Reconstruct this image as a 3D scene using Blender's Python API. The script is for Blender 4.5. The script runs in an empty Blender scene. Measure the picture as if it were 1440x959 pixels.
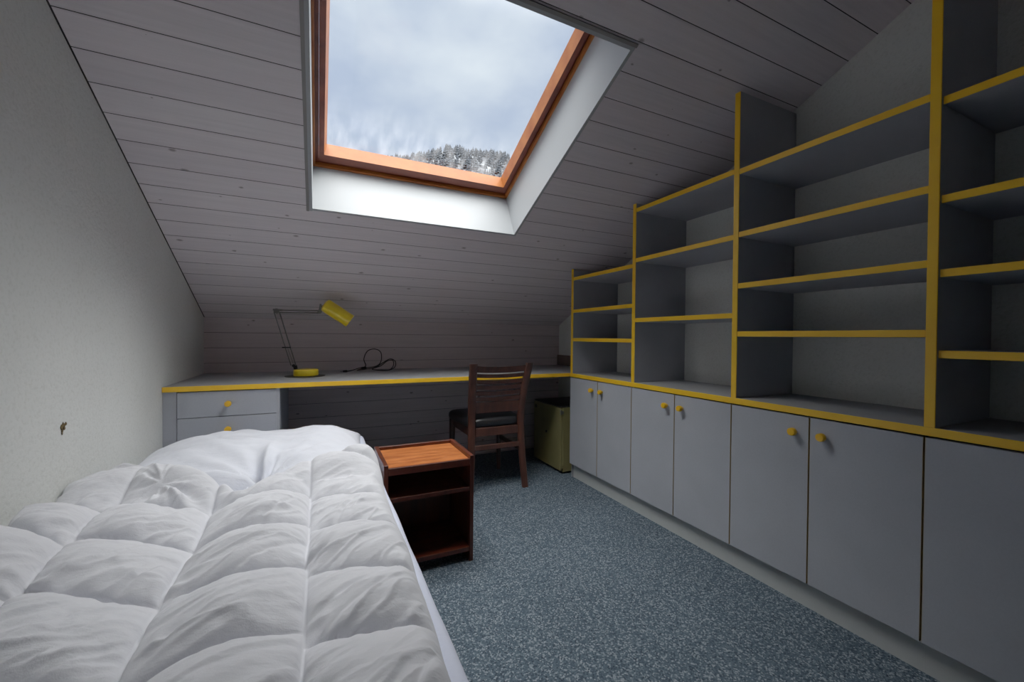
import bpy, bmesh, math, random
from mathutils import Vector, Matrix, noise as mn

random.seed(7)
scene = bpy.context.scene
COL = scene.collection

# ------------------------------------------------------------------ room numbers (metres)
XL, XR = -0.666, 2.003          # left / right wall
YB, YN = 3.204, -1.60           # knee wall at the far end, wall behind the viewer
ZK, SL = 1.1018, 0.4708         # knee wall height, roof slope
D = 0.74                        # height of desk and counter
YF, XC = 2.425, 1.607           # desk front, cabinet front
def roof(y): return ZK + SL * (YB - y)
NL = math.hypot(1, SL)
NRM = Vector((0, SL, 1)) / NL                      # roof normal (pointing up and out)
DWN = Vector((0, 1, -SL)) / NL                     # down the slope

# ------------------------------------------------------------------ helpers
def link(o, parent=None):
    COL.objects.link(o)
    if parent is not None:
        o.parent = parent
    return o

def obj(name, bm, mats, parent=None, smooth=False, autosmooth=None):
    """link a bmesh (world coordinates) as one mesh object; local to its parent's location"""
    me = bpy.data.meshes.new(name)
    if parent is not None:
        off = parent_origin(parent)
        bmesh.ops.translate(bm, verts=bm.verts, vec=-off)
    bmesh.ops.recalc_face_normals(bm, faces=bm.faces)
    bm.to_mesh(me); bm.free()
    if not isinstance(mats, (list, tuple)): mats = [mats]
    for m in mats: me.materials.append(m)
    if smooth:
        for p in me.polygons: p.use_smooth = True
    o = bpy.data.objects.new(name, me)
    link(o, parent)
    if smooth and autosmooth:
        md = o.modifiers.new('split', 'EDGE_SPLIT'); md.split_angle = math.radians(autosmooth)
    return o

def parent_origin(p):
    v = Vector((0, 0, 0))
    while p is not None:
        v += p.location; p = p.parent
    return v

def thing(name, label, cat, loc, group=None):
    o = bpy.data.objects.new(name, None); link(o)
    o.empty_display_size = 0.1
    o.location = Vector(loc); o['label'] = label; o['category'] = cat
    if group: o['group'] = group
    return o

def tag(o, label, cat, group=None, kind=None):
    if label: o['label'] = label
    if cat: o['category'] = cat
    if group: o['group'] = group
    if kind: o['kind'] = kind
    return o

def struct(name, bm, m, parent=None, smooth=False):
    o = obj(name, bm, m, parent, smooth)
    if parent is None: o['kind'] = 'structure'
    return o

def add_box(bm, x0, x1, y0, y1, z0, z1, bev=0.0, seg=1, mi=0):
    t = bmesh.new()
    vs = [t.verts.new((x, y, z)) for x in (x0, x1) for y in (y0, y1) for z in (z0, z1)]
    for f in ((0,1,3,2),(4,6,7,5),(0,4,5,1),(2,3,7,6),(0,2,6,4),(1,5,7,3)):
        t.faces.new([vs[i] for i in f])
    bmesh.ops.recalc_face_normals(t, faces=t.faces)
    if bev > 0:
        bmesh.ops.bevel(t, geom=list(t.edges), offset=bev, segments=seg, profile=0.5, affect='EDGES')
    for f in t.faces: f.material_index = mi
    merge(bm, t)

def merge(bm, t, mat=None):
    me = bpy.data.meshes.new('tmp')
    if mat is not None: bmesh.ops.transform(t, matrix=mat, verts=t.verts)
    t.to_mesh(me); t.free(); bm.from_mesh(me); bpy.data.meshes.remove(me)

def box(*a, **k):
    bm = bmesh.new(); add_box(bm, *a, **k); return bm

def frame_at(p, q):
    z = (Vector(q) - Vector(p)).normalized()
    a = Vector((0, 0, 1)) if abs(z.z) < 0.9 else Vector((1, 0, 0))
    x = a.cross(z).normalized(); y = z.cross(x)
    return x, y, z

def add_tube(bm, pts, r, seg=10, cap=True):
    """round tube along a list of points; r a number or list"""
    pts = [Vector(p) for p in pts]; n = len(pts)
    rs = r if isinstance(r, (list, tuple)) else [r] * n
    rings = []; px = None
    for i, p in enumerate(pts):
        t = (pts[min(i+1, n-1)] - pts[max(i-1, 0)]).normalized()
        if px is None:
            a = Vector((0, 0, 1)) if abs(t.z) < 0.9 else Vector((1, 0, 0))
            px = a.cross(t).normalized()
        px = (px - t * px.dot(t)).normalized(); py = t.cross(px)
        rings.append([bm.verts.new(p + rs[i] * (math.cos(k*2*math.pi/seg) * px + math.sin(k*2*math.pi/seg) * py)) for k in range(seg)])
    for a, b in zip(rings, rings[1:]):
        for k in range(seg): bm.faces.new((a[k], a[(k+1) % seg], b[(k+1) % seg], b[k]))
    if cap:
        bm.faces.new(rings[0][::-1]); bm.faces.new(rings[-1])

def add_lathe(bm, prof, p, q, seg=28, mi=0):
    """revolve profile [(r, t)] about the axis p->q, t in metres from p"""
    x, y, z = frame_at(p, q); p = Vector(p); rings = []
    for r, t in prof:
        rings.append([bm.verts.new(p + z*t + r*(math.cos(k*2*math.pi/seg)*x + math.sin(k*2*math.pi/seg)*y)) for k in range(seg)] if r > 1e-6 else [bm.verts.new(p + z*t)])
    for a, b in zip(rings, rings[1:]):
        if len(a) == 1 and len(b) == 1: continue
        for k in range(seg):
            k2 = (k+1) % seg
            if len(a) == 1: f = bm.faces.new((a[0], b[k2], b[k]))
            elif len(b) == 1: f = bm.faces.new((a[k], a[k2], b[0]))
            else: f = bm.faces.new((a[k], a[k2], b[k2], b[k]))
            f.material_index = mi

def add_sweep(bm, secs):
    """loft a list of equal-length vertex rings, capped"""
    rings = [[bm.verts.new(Vector(v)) for v in s] for s in secs]
    n = len(rings[0])
    for a, b in zip(rings, rings[1:]):
        for k in range(n): bm.faces.new((a[k], a[(k+1) % n], b[(k+1) % n], b[k]))
    bm.faces.new(rings[0][::-1]); bm.faces.new(rings[-1])

def rect_sec(c, w, d):
    """horizontal rectangle centred at c, w along X, d along Y (slightly chamfered)"""
    x, y, z = c; k = 0.25 * min(w, d); a, b = w/2, d/2
    return [(x-a+k,y-b,z),(x+a-k,y-b,z),(x+a,y-b+k,z),(x+a,y+b-k,z),(x+a-k,y+b,z),(x-a+k,y+b,z),(x-a,y+b-k,z),(x-a,y-b+k,z)]

def smooth01(t):
    t = max(0.0, min(1.0, t)); return t*t*(3-2*t)

def interp(tab, x):
    if x <= tab[0][0]: return tab[0][1]
    for (a, va), (b, vb) in zip(tab, tab[1:]):
        if x <= b: return va + (vb-va) * (x-a)/(b-a)
    return tab[-1][1]

# ------------------------------------------------------------------ materials
def srgb(r, g, b):
    f = lambda c: (c/255/12.92) if c/255 <= 0.04045 else ((c/255+0.055)/1.055)**2.4
    return (f(r), f(g), f(b), 1)

class MatB:
    def __init__(s, name, rough=0.5, spec=0.5, color=(.5,.5,.5,1)):
        s.m = bpy.data.materials.new(name); s.m.use_nodes = True
        s.nt = s.m.node_tree; s.b = s.nt.nodes['Principled BSDF']
        s.b.inputs['Roughness'].default_value = rough
        s.b.inputs['Specular IOR Level'].default_value = spec
        s.b.inputs['Base Color'].default_value = color
        s.tc = s.nt.nodes.new('ShaderNodeTexCoord')
    def n(s, t, **kw):
        nd = s.nt.nodes.new(t)
        for k, v in kw.items():
            if hasattr(nd, k): setattr(nd, k, v)
            else: nd.inputs[k].default_value = v
        return nd
    def l(s, a, b): s.nt.links.new(a, b)
    def mapping(s, scale=(1,1,1), rot=(0,0,0), loc=(0,0,0), src='Object'):
        mp = s.n('ShaderNodeMapping'); mp.inputs['Scale'].default_value = scale
        mp.inputs['Rotation'].default_value = rot; mp.inputs['Location'].default_value = loc
        s.l(s.tc.outputs[src], mp.inputs['Vector']); return mp.outputs['Vector']
    def noise(s, vec, scale, detail=3, rough=0.5):
        nd = s.n('ShaderNodeTexNoise'); nd.inputs['Scale'].default_value = scale
        nd.inputs['Detail'].default_value = detail; nd.inputs['Roughness'].default_value = rough
        s.l(vec, nd.inputs['Vector']); return nd.outputs['Fac']
    def ramp(s, fac, stops, interp='LINEAR'):
        nd = s.n('ShaderNodeValToRGB'); cr = nd.color_ramp; cr.interpolation = interp
        while len(cr.elements) < len(stops): cr.elements.new(0.5)
        for e, (p, c) in zip(cr.elements, stops): e.position = p; e.color = c
        s.l(fac, nd.inputs['Fac']); return nd.outputs['Color']
    def math(s, op, a, b=None, c=None):
        nd = s.n('ShaderNodeMath', operation=op)
        for i, v in enumerate((a, b, c)):
            if v is None: continue
            if isinstance(v, (int, float)): nd.inputs[i].default_value = v
            else: s.l(v, nd.inputs[i])
        return nd.outputs[0]
    def mix(s, fac, a, b, blend='MIX'):
        nd = s.n('ShaderNodeMix', data_type='RGBA', blend_type=blend)
        for i, v in ((0, fac), (6, a), (7, b)):
            if isinstance(v, (int, float, tuple)): nd.inputs[i].default_value = v
            else: s.l(v, nd.inputs[i])
        return nd.outputs[2]
    def color(s, c): s.l(c, s.b.inputs['Base Color'])
    def bump(s, h, strength=0.3, dist=0.01):
        nd = s.n('ShaderNodeBump'); nd.inputs['Strength'].default_value = strength
        nd.inputs['Distance'].default_value = dist
        s.l(h, nd.inputs['Height']); s.l(nd.outputs['Normal'], s.b.inputs['Normal'])

def mat_flat(name, c, rough=0.5, spec=0.4, var=0.06, scale=12, metallic=0.0, stretch=(1,1,1)):
    M = MatB(name, rough, spec); v = M.mapping(stretch)
    f = M.noise(v, scale, 4)
    lo = tuple(x*(1-var) for x in c[:3]) + (1,); hi = tuple(min(1, x*(1+var)) for x in c[:3]) + (1,)
    M.color(M.ramp(f, [(0.3, lo), (0.7, hi)])); M.b.inputs['Metallic'].default_value = metallic
    return M.m

def mat_wall(name, c):
    M = MatB(name, 0.85, 0.15); v = M.mapping()
    big = M.noise(v, 1.3, 3); fine = M.noise(v, 95, 4, 0.65); mid = M.noise(v, 32, 3)
    lo = tuple(x*0.92 for x in c[:3]) + (1,); hi = tuple(x*1.06 for x in c[:3]) + (1,)
    col = M.ramp(big, [(0.3, lo), (0.7, hi)])
    sp = M.ramp(fine, [(0.34, (.86,.86,.84,1)), (0.5, (1,1,1,1))])
    M.color(M.mix(0.7, col, sp, 'MULTIPLY'))
    h = M.math('ADD', fine, M.math('MULTIPLY', mid, 0.6)); M.bump(h, 0.55, 0.004)
    return M.m

def mat_boards(name, axis, offset, pitch, c, gc=.035):
    """painted tongue-and-groove boards running along X; grooves every pitch along axis"""
    M = MatB(name, 0.62, 0.25); v = M.mapping()
    sp = M.n('ShaderNodeSeparateXYZ'); M.l(v, sp.inputs[0])
    t = M.math('DIVIDE', M.math('SUBTRACT', sp.outputs[axis], offset), pitch)
    fr = M.math('FRACT', t); idx = M.math('FLOOR', t)
    d = M.math('ABSOLUTE', M.math('SUBTRACT', fr, 0.5))          # 0.5 at groove
    groove = M.math('GREATER_THAN', d, 0.5 - 0.0014/pitch)
    soft = M.math('SMOOTH_MIN', M.math('MULTIPLY', M.math('SUBTRACT', 0.5, d), pitch/0.006), 1.0, 0.2)
    # every board gets its own tone and grain shift
    wn = M.n('ShaderNodeTexWhiteNoise', noise_dimensions='1D'); M.l(idx, wn.inputs['W'])
    cb = M.n('ShaderNodeCombineXYZ')
    M.l(M.math('ADD', sp.outputs[0], M.math('MULTIPLY', wn.outputs['Value'], 9.0)), cb.inputs[0])
    M.l(sp.outputs[1], cb.inputs[1]); M.l(sp.outputs[2], cb.inputs[2])
    def mp(scale):
        m_ = M.n('ShaderNodeMapping'); m_.inputs['Scale'].default_value = scale
        M.l(cb.outputs[0], m_.inputs['Vector']); return m_.outputs['Vector']
    grain = M.noise(mp((3, 70, 70)), 1.0, 5, 0.6)
    blotch = M.noise(mp((1.2, 6, 6)), 1.0, 2)
    lo = tuple(x*0.9 for x in c[:3]) + (1,); hi = tuple(x*1.07 for x in c[:3]) + (1,)
    col = M.ramp(grain, [(0.3, lo), (0.7, hi)])
    col = M.mix(M.math('MULTIPLY', blotch, 0.45), col, (c[0]*1.1, c[1]*1.0, c[2]*1.02, 1))
    tone = M.ramp(wn.outputs['Value'], [(0, (.93,.92,.93,1)), (1, (1,1,1,1))])
    col = M.mix(1.0, col, tone, 'MULTIPLY')
    # knots: sparse voronoi cells, dark elongated cores
    vo = M.n('ShaderNodeTexVoronoi', feature='F1', voronoi_dimensions='2D'); vo.inputs['Scale'].default_value = 1.0
    c2 = M.n('ShaderNodeCombineXYZ'); s2 = M.n('ShaderNodeSeparateXYZ'); M.l(cb.outputs[0], s2.inputs[0])
    M.l(M.math('MULTIPLY', s2.outputs[0], 4.5), c2.inputs[0]); M.l(M.math('MULTIPLY', s2.outputs[axis], 8.5), c2.inputs[1])
    M.l(c2.outputs[0], vo.inputs['Vector'])
    sel = M.n('ShaderNodeSeparateColor'); M.l(vo.outputs['Color'], sel.inputs[0])
    size = M.math('MULTIPLY', M.math('SUBTRACT', sel.outputs[0], 0.45), 0.15)
    size = M.math('MAXIMUM', size, 0.0001)
    wob = M.math('ADD', vo.outputs['Distance'], M.math('MULTIPLY', M.noise(mp((60, 60, 60)), 1.0, 2), 0.05))
    kn = M.math('SUBTRACT', 1.0, M.math('DIVIDE', M.math('SUBTRACT', wob, 0.025), size))
    kn = M.math('MINIMUM', M.math('MAXIMUM', kn, 0.0), 1.0)
    col = M.mix(M.math('MULTIPLY', M.math('MINIMUM', M.math('MULTIPLY', kn, 1.6), 1.0), 0.85), col, (c[0]*.34, c[1]*.31, c[2]*.3, 1))
    col = M.mix(groove, col, (gc, gc*.94, gc*.94, 1))
    M.color(col)
    h = M.math('ADD', M.math('MULTIPLY', soft, 1.0), M.math('MULTIPLY', grain, 0.10))
    M.bump(h, 0.5, 0.003)
    return M.m

def mat_carpet():
    M = MatB('carpet', 0.95, 0.05); v = M.mapping()
    f1 = M.noise(v, 190, 3, 0.75); f2 = M.noise(v, 3.0, 2); f3 = M.noise(v, 70, 2, .6)
    vo = M.n('ShaderNodeTexVoronoi', feature='F1'); vo.inputs['Scale'].default_value = 210; M.l(v, vo.inputs['Vector'])
    rnd = M.n('ShaderNodeSeparateColor'); M.l(vo.outputs['Color'], rnd.inputs[0])
    base = M.ramp(f1, [(0.30, srgb(24,33,44)), (0.46, srgb(62,77,90)), (0.6, srgb(92,108,120)), (0.75, srgb(168,182,190))])
    fl = M.ramp(rnd.outputs[0], [(0.0, srgb(16,25,38)), (0.3, srgb(74,91,104)), (0.75, srgb(104,121,132)), (0.9, srgb(182,192,199))], 'LINEAR')
    col = M.mix(0.6, base, fl)
    col = M.mix(M.math('MULTIPLY', f3, 0.35), col, srgb(58,71,86))
    big = M.ramp(f2, [(0.3, (.9,.9,.9,1)), (0.7, (1,1,1,1))])
    M.color(M.mix(1.0, col, big, 'MULTIPLY'))
    M.bump(M.math('ADD', f1, rnd.outputs[1]), 0.7, 0.006)
    return M.m

def mat_wood(name, dark, light, axis_scale, rough=0.4, spec=0.4):
    M = MatB(name, rough, spec); v = M.mapping(axis_scale)
    g = M.noise(v, 1.0, 6, 0.62); w = M.n('ShaderNodeTexWave', wave_type='BANDS', bands_direction='Y')
    w.inputs['Scale'].default_value = 0.35; w.inputs['Distortion'].default_value = 6; w.inputs['Detail'].default_value = 3
    M.l(v, w.inputs['Vector'])
    f = M.math('ADD', M.math('MULTIPLY', g, 0.9), M.math('MULTIPLY', w.outputs['Fac'], 0.1))
    mid = tuple((a+b)/2 for a, b in zip(dark, light))
    M.color(M.ramp(f, [(0.3, dark), (0.5, mid), (0.7, light)]))
    M.bump(g, 0.12, 0.002); return M.m

def mat_panel(name, c):
    """grey laminate with faint mottling and rows of shelf-pin holes are done separately"""
    M = MatB(name, 0.55, 0.3); v = M.mapping()
    a = M.noise(v, 5, 3); b = M.noise(v, 160, 3)
    lo = tuple(x*.94 for x in c[:3]) + (1,); hi = tuple(x*1.05 for x in c[:3]) + (1,)
    col = M.ramp(a, [(0.3, lo), (0.7, hi)])
    col = M.mix(0.25, col, M.ramp(b, [(0.35, (.85,.85,.85,1)), (0.6, (1.0,1.0,1.0,1))]), 'MULTIPLY')
    M.color(col); return M.m

def mat_upright(name, c):
    """laminate with two columns of small shelf-pin holes, 32 mm apart"""
    M = MatB(name, 0.55, 0.3); v = M.mapping()
    a = M.noise(v, 5, 3)
    lo = tuple(x*.94 for x in c[:3]) + (1,); hi = tuple(x*1.05 for x in c[:3]) + (1,)
    col = M.ramp(a, [(0.3, lo), (0.7, hi)])
    sp = M.n('ShaderNodeSeparateXYZ'); M.l(v, sp.inputs[0])
    dz = M.math('MULTIPLY', M.math('SUBTRACT', M.math('FRACT', M.math('DIVIDE', sp.outputs[2], 0.032)), 0.5), 0.032)
    ds = []
    for x0 in (XC + 0.045, XR - 0.06):
        dx = M.math('SUBTRACT', sp.outputs[0], x0)
        ds.append(M.math('SQRT', M.math('ADD', M.math('MULTIPLY', dx, dx), M.math('MULTIPLY', dz, dz))))
    hole = M.math('LESS_THAN', M.math('MINIMUM', ds[0], ds[1]), 0.0032)
    M.color(M.mix(hole, col, (0.01, 0.01, 0.01, 1))); return M.m

def mat_fabric(name, c, rough=0.9):
    M = MatB(name, rough, 0.1); v = M.mapping()
    f = M.noise(v, 6, 4); w = M.noise(v, 420, 2)
    d = M.noise(M.mapping((7, 22, 7), (0, 0, math.radians(-40))), 1.0, 4, .6)
    lo = tuple(x*.95 for x in c[:3]) + (1,)
    M.color(M.ramp(f, [(0.3, lo), (0.7, c)]))
    d2 = M.noise(M.mapping((16, 42, 16), (0, 0, math.radians(-52))), 1.0, 3, .6)
    rg = M.math('SUBTRACT', 1.0, M.math('ABSOLUTE', M.math('SUBTRACT', M.math('MULTIPLY', d2, 2), 1.0)))
    M.bump(M.math('ADD', M.math('ADD', M.math('MULTIPLY', w, .06), d), M.math('MULTIPLY', rg, .18)), 0.45, 0.012)
    M.b.inputs['Sheen Weight'].default_value = 0.15
    return M.m

GREY = srgb(164, 167, 174)
M_TOP = None
M_WALL = mat_wall('woodchip_plaster', srgb(214, 216, 212))
M_CEIL = mat_boards('painted_ceiling_boards', 1, 1.548, 0.0995, srgb(218, 213, 216))
M_KNEE = mat_boards('painted_wall_boards', 2, 1.1018, 0.0995, srgb(206, 196, 197), .16)
M_CARPET = mat_carpet()
M_REVEAL = mat_flat('white_lining', srgb(162, 166, 169), 0.5, 0.3, 0.02, 4)
M_TRIM = mat_flat('grey_trim', srgb(132, 130, 128), 0.5, 0.3, 0.05)
M_LAM = mat_panel('grey_laminate', GREY)
M_TOP = mat_panel('dark_grey_worktop', srgb(150, 151, 153))
M_DOOR = mat_panel('blue_grey_door', srgb(166, 170, 178))
M_UP = mat_upright('drilled_grey_laminate', srgb(160, 162, 168))
M_DARK = mat_flat('dark_carcass_and_shadow_gap', srgb(48, 46, 44), 0.7, 0.2)
M_YEL = mat_flat('yellow_edge', srgb(255, 194, 34), 0.42, 0.4, 0.07, 9)
M_YKNOB = mat_flat('yellow_knob', srgb(240, 180, 10), 0.35, 0.5, 0.05)
M_BAND = mat_flat('tan_door_edge', srgb(150, 128, 84), 0.5, 0.3)
M_PLINTH = mat_flat('grey_plinth', srgb(178, 182, 181), 0.5, 0.4, 0.04)
M_FRAME = mat_wood('red_brown_window_frame', srgb(92, 36, 22), srgb(128, 58, 38), (5, 9, 9), 0.4)
M_SASH = mat_wood('orange_window_sash', srgb(160, 82, 34), srgb(192, 114, 54), (5, 9, 9), 0.4)
M_CHAIR = mat_wood('dark_chair_wood', srgb(46, 24, 18), srgb(82, 46, 35), (30, 30, 5), 0.35, 0.5)
M_NSTOP = mat_wood('lit_nightstand_top', srgb(140, 64, 24), srgb(200, 112, 56), (7, 18, 18), 0.35, 0.4)  # the mahogany again, coloured lighter for the light falling on the top
M_NS = mat_wood('mahogany_veneer', srgb(52, 20, 11), srgb(98, 42, 24), (20, 20, 4), 0.38, 0.4)
M_LEATHER = mat_flat('black_leather', srgb(24, 24, 27), 0.35, 0.5, 0.2, 60)
M_SHEET = mat_fabric('white_sheet', srgb(214, 220, 240))
M_DUVET = mat_fabric('white_duvet', srgb(216, 217, 223))
M_PILLOW = mat_fabric('white_pillowcase', srgb(218, 221, 231))
M_BEDWOOD = mat_wood('pale_bed_wood', srgb(150, 112, 70), srgb(190, 150, 104), (4, 30, 30))
M_LAMPY = mat_flat('yellow_lamp_enamel', srgb(255, 218, 40), 0.3, 0.5, 0.04)
M_STEEL = mat_flat('steel_rod', srgb(120, 120, 118), 0.35, 0.5, 0.05, 20, 0.9)
M_BLACK = mat_flat('black_plastic_and_shade', srgb(16, 16, 17), 0.5, 0.4, 0.1)
M_OLIVE = mat_flat('olive_beige_enamel', srgb(124, 117, 76), 0.5, 0.4, 0.1, 9)
M_CRUMB = mat_flat('brown_crumbly_hole', srgb(92, 78, 52), 0.9, 0.1, 0.4, 300)
M_HIDDENWOOD = mat_flat('roof_build_up', srgb(120, 100, 80), 0.8, 0.1)

# ------------------------------------------------------------------ setting
# skylight opening in the ceiling plane
SX0, SX1 = -0.030, 1.034
SY0, SY1 = 1.180, 2.160                       # top (near) and bottom (far) edges, horizontal distance
TH = 0.27                                     # depth of the lining up to the window frame
struct('floor', box(XL-.1, XR+.1, YN-.1, YB+.1, -.08, 0), M_CARPET)
def gable(x0, x1):
    bm = bmesh.new(); prof = [(YN-.1, 0), (YB+.1, 0), (YB+.1, roof(YB+.1)+.06), (YN-.1, roof(YN-.1)+.06)]
    add_sweep(bm, [[(x0, y, z) for y, z in prof], [(x1, y, z) for y, z in prof]]); return bm
struct('wall_left', gable(XL-.1, XL), M_WALL)
struct('wall_right', gable(XR, XR+.1), M_WALL)
struct('wall_back', box(XL, XR, YB, YB+.1, 0, ZK), M_KNEE)
struct('wall_front', box(XL, XR, YN-.1, YN, 0, roof(YN)), M_WALL)

def slab(bm, x0, x1, y0, y1, t=0.16):
    """a piece of the sloping ceiling between horizontal distances y0..y1"""
    vs = []
    for x in (x0, x1):
        for y in (y0, y1):
            p = Vector((x, y, roof(y))); vs += [bm.verts.new(p), bm.verts.new(p + NRM * t)]
    for f in ((0,1,3,2),(4,6,7,5),(0,4,5,1),(2,3,7,6),(0,2,6,4),(1,5,7,3)):
        bm.faces.new([vs[i] for i in f])
bm = bmesh.new()
WL = 0.0142; WY = WL / NL
slab(bm, XL, XR, SY1 + WY, YB + .1); slab(bm, XL, XR, YN - .1, SY0 - WY)
slab(bm, XL, SX0 - WL, SY0 - WY, SY1 + WY); slab(bm, SX1 + WL, XR, SY0 - WY, SY1 + WY)
struct('ceiling', bm, M_CEIL)
# outer roof skin around the lining so that no sky leaks in
bm = bmesh.new()
def ext(x0, x1, a0, a1, d0, d1, bm):
    """box in roof coordinates: x, a = metres down the slope from the bottom edge, d = metres out"""
    O = Vector((0, SY1, roof(SY1))); vs = []
    for x in (x0, x1):
        for a in (a0, a1):
            for d in (d0, d1):
                vs.append(bm.verts.new(Vector((x, 0, 0)) + O + DWN * a + NRM * d))
    for f in ((0,1,3,2),(4,6,7,5),(0,4,5,1),(2,3,7,6),(0,2,6,4),(1,5,7,3)):
        bm.faces.new([vs[i] for i in f])
LEN = (SY1 - SY0) * NL                        # opening length along the slope
# lining of the opening
lin = bmesh.new()
w = 0.0138
ext(SX0 - w, SX0, -LEN - w, w, -0.004, TH, lin); ext(SX1, SX1 + w, -LEN - w, w, 0.0005, TH, lin)
ext(SX0, SX1, 0, w, 0.0005, TH, lin); ext(SX0, SX1, -LEN - w, -LEN, -0.004, TH, lin)
struct('trim_1', lin, M_REVEAL)
cas = bmesh.new()                              # thin grey strips along the left and upper edges
ext(SX0 - w - .012, SX0 - w, -LEN - w - .012, w, -0.007, -0.0005, cas)
ext(SX0 - w, SX1 + w, -LEN - w - .012, -LEN - w, -0.007, -0.0005, cas)
struct('trim_2', cas, M_TRIM)

ln = bmesh.new()                               # dark strip standing in for the shadow gap between left wall and boards
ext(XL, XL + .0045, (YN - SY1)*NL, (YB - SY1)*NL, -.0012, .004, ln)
struct('shadow_gap_strip', ln, M_DARK)

# window: fixed frame, sash, pane
win = bpy.data.objects.new('window_1', None); link(win)
win.location = (0.5, SY1 - .5, roof(SY1 - .5) + .3); win['kind'] = 'structure'
win['label'] = 'pivoting roof window with red-brown wooden frame in the sloping ceiling'
def ring(bm, m0, m1, b0, b1, d0, d1):
    """rectangular ring between side margins m0..m1 (b for the bottom and top rail)"""
    x0, x1 = SX0, SX1
    ext(x0 + m0, x0 + m1, -LEN + b0, -b0, d0, d1, bm); ext(x1 - m1, x1 - m0, -LEN + b0, -b0, d0, d1, bm)
    ext(x0 + m1, x1 - m1, -b1, -b0, d0, d1, bm); ext(x0 + m1, x1 - m1, -LEN + b0, -LEN + b1, d0, d1, bm)
fr = bmesh.new()
ring(fr, -0.10, 0.010, -0.10, 0.012, TH + .0005, TH + .13)
obj('window_frame', fr, M_SASH, win)
fr = bmesh.new()
ring(fr, 0.0102, 0.026, 0.0122, 0.036, TH + .022, TH + .11)
obj('window_frame_rebate', fr, M_FRAME, win)
sa = bmesh.new()
ring(sa, 0.0265, 0.050, 0.0365, 0.078, TH + .006, TH + .030)
obj('sash_rail', sa, M_FRAME, win)
sa = bmesh.new()                               # inner glazing bevel: sloped quads
O = Vector((0, SY1, roof(SY1)))
def rp(x, a, d): return Vector((x, 0, 0)) + O + DWN * a + NRM * d
def corners(m, b, d): return [rp(SX0+m, -b, d), rp(SX1-m, -b, d), rp(SX1-m, -LEN+b, d), rp(SX0+m, -LEN+b, d)]
ra = [sa.verts.new(p) for p in corners(0.0502, 0.0782, TH + .006)]
rb = [sa.verts.new(p) for p in corners(0.062, 0.093, TH + .066)]
rc = [sa.verts.new(p) for p in corners(0.0505, 0.0785, TH + .066)]
for A, B in ((ra, rb), (rb, rc), (rc, ra)):
    for k in range(4): sa.faces.new((A[k], A[(k+1) % 4], B[(k+1) % 4], B[k]))
obj('sash_bead', sa, M_SASH, win)
# pane with dusty smears
G = bpy.data.materials.new('smeared_glass'); G.use_nodes = True
nt = G.node_tree; nt.nodes.clear()
out = nt.nodes.new('ShaderNodeOutputMaterial'); tr = nt.nodes.new('ShaderNodeBsdfTransparent')
gl = nt.nodes.new('ShaderNodeBsdfGlossy'); gl.inputs['Roughness'].default_value = 0.02
df = nt.nodes.new('ShaderNodeBsdfTranslucent'); df.inputs['Color'].default_value = (1, 1, 1, 1)
tr.inputs['Color'].default_value = (.97, .985, .98, 1)
tc = nt.nodes.new('ShaderNodeTexCoord')
mp = nt.nodes.new('ShaderNodeMapping'); mp.inputs['Scale'].default_value = (9, 3, 3); nt.links.new(tc.outputs['Object'], mp.inputs['Vector'])
n1 = nt.nodes.new('ShaderNodeTexNoise'); n1.inputs['Scale'].default_value = 2.2; n1.inputs['Detail'].default_value = 5; nt.links.new(mp.outputs[0], n1.inputs['Vector'])
sx = nt.nodes.new('ShaderNodeSeparateXYZ'); nt.links.new(tc.outputs['Object'], sx.inputs[0])
mr = nt.nodes.new('ShaderNodeMapRange'); mr.interpolation_type = 'SMOOTHSTEP'
mr.inputs['From Min'].default_value = 0.25; mr.inputs['From Max'].default_value = 0.62; mr.inputs['To Max'].default_value = 1.0
nt.links.new(sx.outputs[1], mr.inputs['Value'])
mu = nt.nodes.new('ShaderNodeMath'); mu.operation = 'MULTIPLY'
r1 = nt.nodes.new('ShaderNodeMapRange'); r1.inputs['From Min'].default_value = .38; r1.inputs['From Max'].default_value = .7; r1.inputs['To Max'].default_value = .075
nt.links.new(n1.outputs['Fac'], r1.inputs['Value']); nt.links.new(r1.outputs[0], mu.inputs[0]); nt.links.new(mr.outputs[0], mu.inputs[1])
m1 = nt.nodes.new('ShaderNodeMixShader'); m2 = nt.nodes.new('ShaderNodeMixShader')
nt.links.new(mu.outputs[0], m1.inputs[0]); nt.links.new(tr.outputs[0], m1.inputs[1]); nt.links.new(df.outputs[0], m1.inputs[2])
fz = nt.nodes.new('ShaderNodeFresnel'); fz.inputs['IOR'].default_value = 1.35
nt.links.new(fz.outputs[0], m2.inputs[0]); nt.links.new(m1.outputs[0], m2.inputs[1]); nt.links.new(gl.outputs[0], m2.inputs[2])
nt.links.new(m2.outputs[0], out.inputs['Surface'])
pb = bmesh.new(); pb.faces.new([pb.verts.new(p) for p in corners(0.0505, 0.080, TH + .0665)])
obj('pane', pb, G, win)

# small dark board standing on the desk against the right wall
struct('trim_3', box(XR - .02, XR - .0005, 2.45, YB - .001, D + .0005, D + .092, .002), mat_flat('brown_grey_board', srgb(112, 98, 94), .6, .3))

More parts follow.
